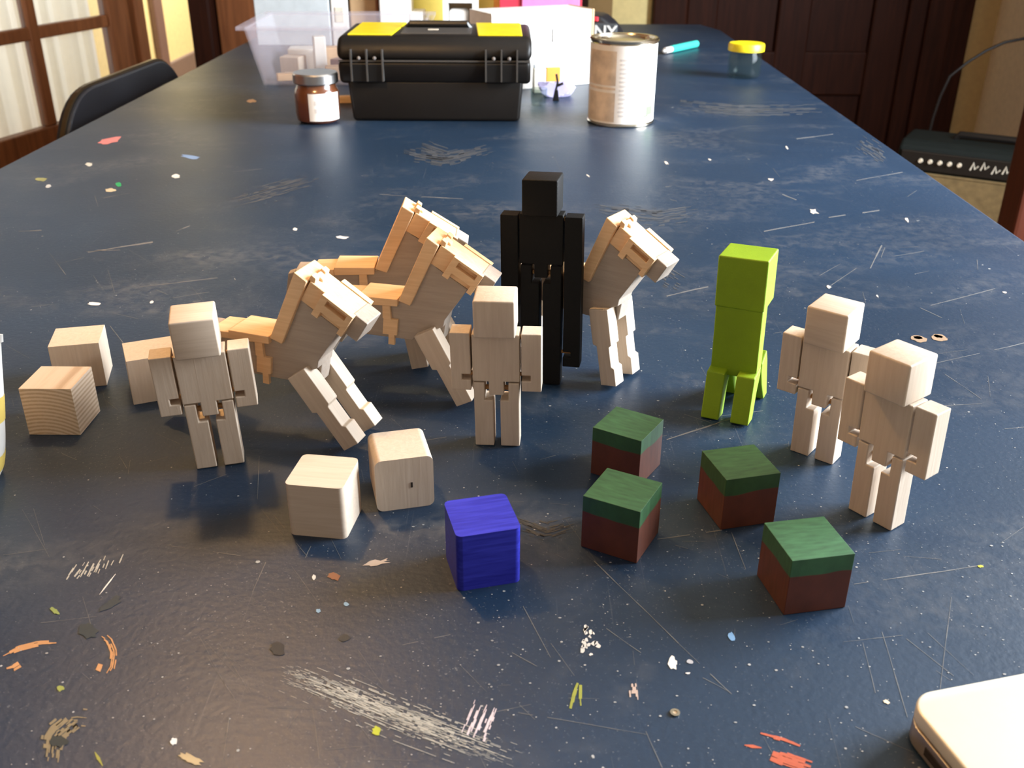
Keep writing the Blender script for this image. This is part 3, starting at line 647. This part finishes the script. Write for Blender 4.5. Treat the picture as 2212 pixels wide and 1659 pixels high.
# paint can
t = thing('paint_can', 'metal paint can with a white paper label and ringed lid', 'can', (5.1, 47.7, .004))
bm = B(); lathe(bm, [(.02, .0), (1.50, .0), (1.58, .03), (1.58, .10), (1.54, .13), (1.54, 3.72), (1.52, 3.78)], 56); obj('can_body', bm, m_tin, t, True)
bm = B(); lathe(bm, [(1.55, .16), (1.552, 3.62)], 56); obj('can_label', bm, m_white, t, True)
bm = B(); lathe(bm, [(1.53, 3.66), (1.60, 3.70), (1.61, 3.80), (1.55, 3.85), (1.42, 3.84), (1.38, 3.72), (1.22, 3.70), (1.18, 3.80), (1.10, 3.80), (1.05, 3.72), (.02, 3.73)], 56); obj('can_lid', bm, m_tin, t, True)
for z0, z1 in ((.25, 1.55), (1.68, 1.78), (1.88, 3.38)):
    bm = B(); lathe(bm, [(1.558, z0), (1.558, z1)], 12, math.radians(-168), math.radians(-107)); obj('label_print', bm, m_printtan, t, True)
for k in range(14):
    bm = B(); lathe(bm, [(1.558, .5+k*.19), (1.558, .58+k*.19)], 4, math.radians(-100), math.radians(random.uniform(-92, -80))); obj('label_print', bm, m_print, t, True)
for a0, a1, z0, z1, mt in ((-47, -28, .5, .9, m_printgreen), (-52, -40, .42, .52, m_printgreen)):
    bm = B(); lathe(bm, [(1.559, z0), (1.559, z1)], 8, math.radians(a0), math.radians(a1)); obj('label_print', bm, mt, t, True)
# small jar with a yellow lid
t = thing('small_jar', 'small empty glass jar with a yellow lid', 'jar', (13.75, 60.9, .004))
bm = B(); lathe(bm, [(.02, .02), (.85, .02), (.95, .1), (.98, .3), (.98, 1.2), (.9, 1.4), (.88, 1.6), (.82, 1.6), (.84, 1.38), (.9, 1.18), (.9, .3), (.85, .16), (.02, .14)], 36); obj('jar_glass', bm, m_glass, t, True)
bm = B(); lathe(bm, [(.02, 1.55), (.98, 1.5), (1.06, 1.52), (1.06, 1.86), (1.0, 1.95), (.02, 1.95)], 36); obj('jar_lid', bm, m_yellow, t, True)
# teal marker
a, b_ = G(1432, 119), G(1503, 103); d = Vector((b_[0]-a[0], b_[1]-a[1])); ln = d.length
t = thing('marker_pen', 'teal marker pen with a white tip lying on the table', 'pen', ((a[0]+b_[0])/2, (a[1]+b_[1])/2, .26), math.atan2(d.y, d.x))
bm = B(); tube(bm, [(-ln/2+1.1, 0, 0), (ln/2-.1, 0, 0), (ln/2, 0, 0)], .25, 12); obj('barrel', bm, m_teal, t, True)
bm = B(); tube(bm, [(-ln/2, 0, 0), (-ln/2+.3, 0, 0)], .08, 10); tube(bm, [(-ln/2+.28, 0, 0), (-ln/2+1.1, 0, 0)], .2, 10); obj('tip', bm, m_white, t, True)
# white carton
t = thing('white_carton', 'large white cardboard carton behind the toolbox', 'box', (1.6, 56.8, .005), math.atan2(2.8, 5.6))
obj('carton_body', qbox(-3.13, 3.13, 0, 2.9, 0, 3.95, bev=.04), m_white, t)
obj('flap', qbox(3.05, 3.2, -.05, 2.7, .1, 4.05, bev=.03), m_card, t)
obj('flap', qprism([(-3.13, 3.95), (3.13, 3.95), (3.13, 4.02), (-3.13, 4.02)], 0, 2.9, bev=.01), m_white, t)
bm = B(); box(bm, .55, .62, -.02, 0.0, 2.4, 3.1); obj('slit', bm, m_slot, t)
# crumpled lilac film
bm = B(); bmesh.ops.create_icosphere(bm, subdivisions=4, radius=1)
rnd = random.Random(3)
ds = [(Vector((rnd.gauss(0, 1), rnd.gauss(0, 1), rnd.gauss(0, 1))).normalized(), rnd.uniform(.5, .95)) for _ in range(22)]
for v in bm.verts:
    n_ = v.co.normalized(); r = min([q/max(.2, n_.dot(dd)) for dd, q in ds if n_.dot(dd) > .25] + [1.05])
    v.co = Vector((n_.x*1.25*r, n_.y*.7*r, max(0, (n_.z*.75+.45)*r)))
tag(obj('crumpled_film', bm, m_lilac, loc=(2.25, 54.2, .006)), 'crumpled ball of lilac and white film in front of the white carton', 'wrapper')
t = thing('small_clip', 'small black clip lying against the crumpled film', 'clip', (2.2, 53.0, .006))
obj('clip_body', qprism([(-.15, 0), (.2, 0), (.12, .55), (-.05, .55)], -.2, .1, bev=.03), m_black, t)
bm = B(); tube(bm, [(0, -.05, .5), (.1, -.05, .9), (.02, -.05, 1.35)], .06); tube(bm, [(.1, -.05, .75), (.38, -.05, .88)], .07); obj('clip_handle', bm, m_black, t)
t = thing('orange_tub', 'small orange carton with a cream side beside the toolbox', 'carton', (1.75, 55.4, .005), .2)
obj('carton_body', qbox(-.05, .75, -.3, .25, 0, 1.35, bev=.04), m_orange, t); obj('carton_side', qbox(-.72, -.06, -.3, .25, 0, 1.3, bev=.04), m_offwhite, t); obj('carton_top', qbox(-.7, .7, -.25, .2, 1.3, 1.5, bev=.04), m_grey, t)
t = thing('drinking_glass', 'small clear glass tumbler standing behind the corner of the toolbox', 'glass', (1.28, 51.6, .004))
bm = B(); lathe(bm, [(.02, .02), (.38, .02), (.46, .85), (.42, .85), (.35, .1), (.02, .1)], 24); obj('tumbler', bm, m_glass, t, True)
tag(obj('wood_stick', qbox(-.45, .45, -.18, .18, 0, .36, bev=.04), m_alder, loc=(-8.55, 52.0, 1.3-1.296), rot=(0, 0, .2)), 'short stick of brown wood lying between the jar and the toolbox', 'wood scrap')
# camera bag
t = thing('camera_bag', 'black padded camera bag with white lettering', 'bag', (5.6, 72.6, .005), -.25)
bm = B(); prism(bm, [(-2.3, 0), (2.0, 0), (2.15, .7), (1.55, 1.7), (.7, 2.35), (-1.6, 2.5), (-2.2, 1.6)], -1.3, 1.3); bevel(bm, .3, 4); bg = obj('bag_body', bm, m_vinyl, t, True)
obj('red_tab', qbox(-.15, .5, -1.42, -1.2, 1.98, 2.3, bev=.08), plain('red_cloth', (.7, .03, .05), .6), t)
obj('front_pocket', qbox(-1.9, 1.85, -1.55, -1.2, .1, 1.9, bev=.12), plain('dark_grey_cloth', (.05, .055, .06), .6), t)
cu_ = bpy.data.curves.new('bag_lettering', 'FONT'); cu_.body = 'SONY'; cu_.size = 1.15*U; cu_.extrude = .01*U; cu_.offset = .02*U; cu_.align_x = 'CENTER'
tmp = bpy.data.objects.new('tmp_text', cu_); COL.objects.link(tmp); dg = bpy.context.evaluated_depsgraph_get(); dg.update()
me = bpy.data.meshes.new_from_object(tmp.evaluated_get(dg)); bpy.data.objects.remove(tmp)
lo = bpy.data.objects.new('lettering', me); COL.objects.link(lo); me.materials.clear(); me.materials.append(m_white); lo.parent = t; lo.location = Vector((.32, -1.57, .98))*U; lo.rotation_euler = (math.pi/2, 0, 0)
# row of boxes standing along the back
def carton(name, label, x0, x1, y0, y1, h, mat, cat='box', extra=None):
    t = thing(name, label, cat, ((x0+x1)/2, (y0+y1)/2, .005)); w, dd = (x1-x0)/2, (y1-y0)/2
    obj('box_body', qbox(-w, w, -dd, dd, 0, h, bev=.08), mat, t); return t, w, dd
t, w, dd = carton('storage_box', 'pale grey plastic storage box behind the clear tub', -18.3, -13.0, 73.5, 78, 8, m_grey)
obj('box_lid', qbox(-w-.1, w+.1, -dd-.1, dd+.1, 8, 8.6, bev=.1), m_grey, t)
t, w, dd = carton('file_box', 'white upright file box beside the pale grey storage box', -12.9, -11.7, 73.5, 78, 7.5, m_white, 'box'); obj('label_holder', qbox(-.3, .3, -dd-.05, -dd, 1.6, 2.6, bev=.01), m_offwhite, t)
t, w, dd = carton('cardboard_box', 'tan cardboard box standing upright in the back row', -11.55, -9.7, 73.5, 77, 7, m_card); obj('flap', qbox(-w, w, -dd-.06, -dd, 3.2, 4.4, bev=.01), m_offwhite, t)
obj('box_edge', qbox(w-.02, w+.16, -dd-.04, dd, 0, 7, bev=.02), m_redbox if 0 else m_oak, t)
t, w, dd = carton('white_box', 'white box with a stepped side in the back row', -9.35, -7.3, 72.5, 76, 7.5, m_white); obj('step', qbox(w, w+.85, -dd, dd, 0, 2.3, bev=.05), m_white, t); obj('step', qbox(w+.85, w+1.2, -dd, dd, 0, 1.7, bev=.05), m_white, t)
t, w, dd = carton('yellow_box', 'tall yellow box standing in the back row', -7.9, -1.45, 77, 81, 8, m_yellow_wall if 0 else plain('yellow_card', (.80, .64, .14), .55)); obj('orange_edge', qbox(w-.05, w+.4, -dd-.05, dd, 0, 8, bev=.03), m_orange, t)
t = thing('cutout_box', 'white box with an open window cut in its front, before the yellow box', 'box', (-3.75, 73.6, .005))
bm = B()
for a in ((-1.2, -.85, 0, 8), (.85, 1.2, 0, 8), (-.85, .85, 3.0, 8), (-.85, .85, 0, .6)): box(bm, a[0], a[1], -1, 1, a[2], a[3])
obj('box_front', bm, m_white, t); obj('box_back', qbox(-1.15, 1.15, .8, .98, 0, 8, bev=.01), m_card, t); obj('inner_roll', qbox(-.8, .55, -.6, .6, .61, 2.55, bev=.25, seg=4), m_white, t, True)
t = thing('pink_box', 'pink box with a red side standing behind the white carton', 'box', (2.0, 76.5, .005), 0)
obj('box_body', qbox(-1.45, 2.7, -1.5, 1.5, 0, 8, bev=.06), m_pinkbox, t); obj('red_side', qbox(-3.05, -1.47, -1.3, 1.5, 0, 8, bev=.06), m_redbox, t); obj('red_edge', qbox(2.72, 2.85, -1.5, 1.5, 0, 8, bev=.02), m_redbox, t)

# ------------------------------------------------------------------ things at the edges of the frame
# stand-up pouch at the edge of the frame: oval foot, flat sealed top
t = thing('pouch', 'white upright pouch with yellow bands and a flat sealed top', 'pouch', (-10.36, 15.2, .004))
PH = 2.9
def pa(z): return .98+.74*(z/PH)**.7
def pb(z): return .85*(1-(z/PH)**1.5)+.05
def oval(bm, zs, grow=0., cap=True, seg=40):
    rings = [[bm.verts.new(((pa(z)+grow)*math.cos(2*math.pi*i/seg), (pb(z)+grow)*math.sin(2*math.pi*i/seg), z)) for i in range(seg)] for z in zs]
    for a, b in zip(rings, rings[1:]):
        for i in range(seg): bm.faces.new((a[i], a[(i+1) % seg], b[(i+1) % seg], b[i]))
    if cap: bm.faces.new(rings[0][::-1]); bm.faces.new(rings[-1])
bm = B(); oval(bm, [PH*i/20 for i in range(21)]); obj('pouch_body', bm, m_white, t, True)
bm = B(); oval(bm, [PH-.12, PH-.06, PH+.02], .04); obj('sealed_edge', bm, m_white, t, True)
for z0, z1 in ((1.25, 1.75), (.2, .55)):
    bm = B(); oval(bm, [z0+(z1-z0)*i/5 for i in range(6)], .008, False); obj('yellow_band', bm, plain('yellow_print', (.85, .64, .16), .5) if z0 > 1 else bpy.data.materials['yellow_print'], t, True)
# laptop
t = thing('laptop', 'closed silver laptop with rounded corners', 'laptop', (4.98, 9.37, .03), math.radians(14))
def rrect(x0, x1, y0, y1, r, n=8):
    pts = []
    for cx, cy, a0 in ((x1-r, y1-r, 0), (x0+r, y1-r, 90), (x0+r, y0+r, 180), (x1-r, y0+r, 270)):
        for i in range(n+1): a = math.radians(a0+90*i/n); pts.append((cx+r*math.cos(a), cy+r*math.sin(a)))
    return pts
LA = (0, 9.6, -6.6, 0)
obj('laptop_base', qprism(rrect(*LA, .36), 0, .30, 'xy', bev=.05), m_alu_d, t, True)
bm = B(); prism(bm, rrect(.05, 9.55, -6.55, -.05, .33), .30, .335, 'xy'); obj('hinge_gap', bm, m_black, t)
obj('laptop_lid', qprism(rrect(*LA, .36), .335, .55, 'xy', bev=.07, seg=3), m_alu, t, True)
for y, l in ((-.75, .42), (-1.6, .5), (-2.5, .5)):
    obj('port', qbox(-.012, .03, y-l/2, y+l/2, .09, .22, bev=.01), m_slot, t)
for x, y in ((.6, -.6), (9, -.6), (.6, -6), (9, -6)):
    bm = B(); lathe(bm, [(.02, -.03), (.2, -.03), (.2, .02), (.02, .02)], 12); o = obj('rubber_foot', bm, m_black, t); o.location = Vector((x, y, 0))*U
# washer
t = thing('washer', 'small tan metal washer lying on the table', 'washer', (*G(1458, 1541), .004))
bm = B(); lathe(bm, [(.03, 0), (.065, 0), (.065, .02), (.03, .02), (.03, 0)], 20); obj('ring', bm, m_tin, t); bm = B(); lathe(bm, [(.002, 0), (.031, 0), (.031, .012), (.002, .012)], 20); obj('centre', bm, plain('tan_plastic', (.5, .38, .25), .5), t)
# chair
ch = thing('black_chair', 'black vinyl chair with a brass edged rounded back, pushed under the table', 'chair', (-21.9, 57.6, FZ), math.radians(-3.3))
def backrest(bm, off, grow, z0, z1, hw_, th_):
    n = 40; pts = rrect(-hw_-grow, hw_+grow, z0-grow, z1+grow, 4.2+grow, 10)
    front = [bm.verts.new((off, a, b)) for a, b in pts]
    back = [bm.verts.new((v.co.x-th_, v.co.y, v.co.z)) for v in front]
    bm.faces.new(front); bm.faces.new(back[::-1]); m_ = len(pts)
    for i in range(m_): bm.faces.new((front[i], back[i], back[(i+1) % m_], front[(i+1) % m_]))
bm = B(); backrest(bm, 0, 0, -FZ-9, -FZ+.55, 8.6, .7); bevel(bm, .12); obj('backrest', bm, m_vinyl, ch)
bm = B(); backrest(bm, -.2, .12, -FZ-9, -FZ+.55, 8.6, .22); obj('back_rim', bm, plain('dark_bronze', (.10, .065, .03), .35, .8), ch)
obj('seat', qbox(-.2, 12, -7.2, 7.2, 12.6, 14.4, bev=.6, seg=4), m_vinyl, ch, True)
for x, y in ((.2, -6), (.2, 6), (11.2, -6.4), (11.2, 6.4)):
    bm = B(); tube(bm, [(x, y, 0), (x*.98, y*.98, 12.7)], .38, 10); obj('leg', bm, m_brass, ch, True)
for y in (-5.5, 5.5):
    bm = B(); tube(bm, [(.3, y, 12.8), (-.75, y, 15)], .3, 8); tube(bm, [(-.75, y, 14.9), (-1.1, y, 17)], .3, 8); obj('back_support', bm, m_brass, ch, True)
# amplifier
ang = math.radians(-31)
t = thing('guitar_amplifier', 'guitar amplifier with a row of cream knobs, standing on the floor by the dark door', 'amplifier', (33.4, 85.4, FZ), ang)
AH = -9-FZ
obj('cabinet', qprism([(0, 0), (5.6, 0), (5.6, AH), (.9, AH), (0, AH-.5)], 0, 15, 'yz', bev=.25), m_amp, t)
obj('grille', qbox(.5, 14.5, -.12, .1, 0.8, AH-2.75, bev=.05), m_cloth, t)
pan = obj('control_panel', qbox(.3, 14.7, -.22, .05, AH-2.35, AH-.75, bev=.08), m_black2, t)
obj('panel_trim', qbox(.4, 14.6, -.16, .05, AH-2.72, AH-2.52, bev=.03), m_cloth, t)
for k in range(5):
    bm = B(); lathe(bm, [(.02, .3), (.15, .3), (.2, 0)], 14); o = obj('knob', bm, m_knob, pan, True); o.location = Vector((2.0+k*.78, -.2, AH-1.5))*U; o.rotation_euler = (math.pi/2, 0, 0)
# pale scrawl of the badge
for k, (x0, z0) in enumerate(((6.0, AH-1.5), (6.8, AH-1.4), (7.7, AH-1.6), (8.5, AH-1.5))):
    bm = B(); tube(bm, [(x0, -.24, z0-.3), (x0+.2, -.24, z0+.35), (x0+.35, -.24, z0-.2), (x0+.6, -.24, z0+.1)], .07, 6); obj('badge_stroke', bm, m_offwhite, pan)
bm = B(); box(bm, 9.6, 9.9, -.26, -.2, AH-1.9, AH-1.2); obj('switch', bm, m_offwhite, pan)
bm = B(); tube(bm, [(4, 3, AH), (4.3, 3, AH+.4), (10.5, 3, AH+.4), (10.8, 3, AH)], .3, 8); obj('handle', bm, m_black, t, True)
# red-brown post at the right
t = thing('wooden_post', 'red-brown wooden post standing in front of the amplifier', 'post', (35.35, 66, FZ), .05)
obj('shaft', qbox(-1.25, 1.25, -1.25, 1.25, .9, 44, bev=.25), m_red, t); obj('foot', qbox(-2, 2, -2, 2, 0, 1, bev=.2), m_red, t); obj('cap', qbox(-1.6, 1.6, -1.6, 1.6, 44, 45, bev=.2), m_red, t)
# hanging cable
bm = B(); tube(bm, [(39.6, 95, FZ+.3), (39.6, 95, -14), (39.9, 95, -9.0), (40.2, 95, -7.0), (40.73, 95, -5.18), (42.1, 95, -3.93), (43.6, 95, -2.89), (45.14, 95, -2.15), (46.8, 94.5, -1.7), (50, 93, -1.4), (54, 92, 2), (56.5, 92, 6)], .14, 8)
tag(obj('hanging_cable', bm, m_cable, smooth=True), 'black cable looping up from behind the amplifier to the beige wall', 'cable')
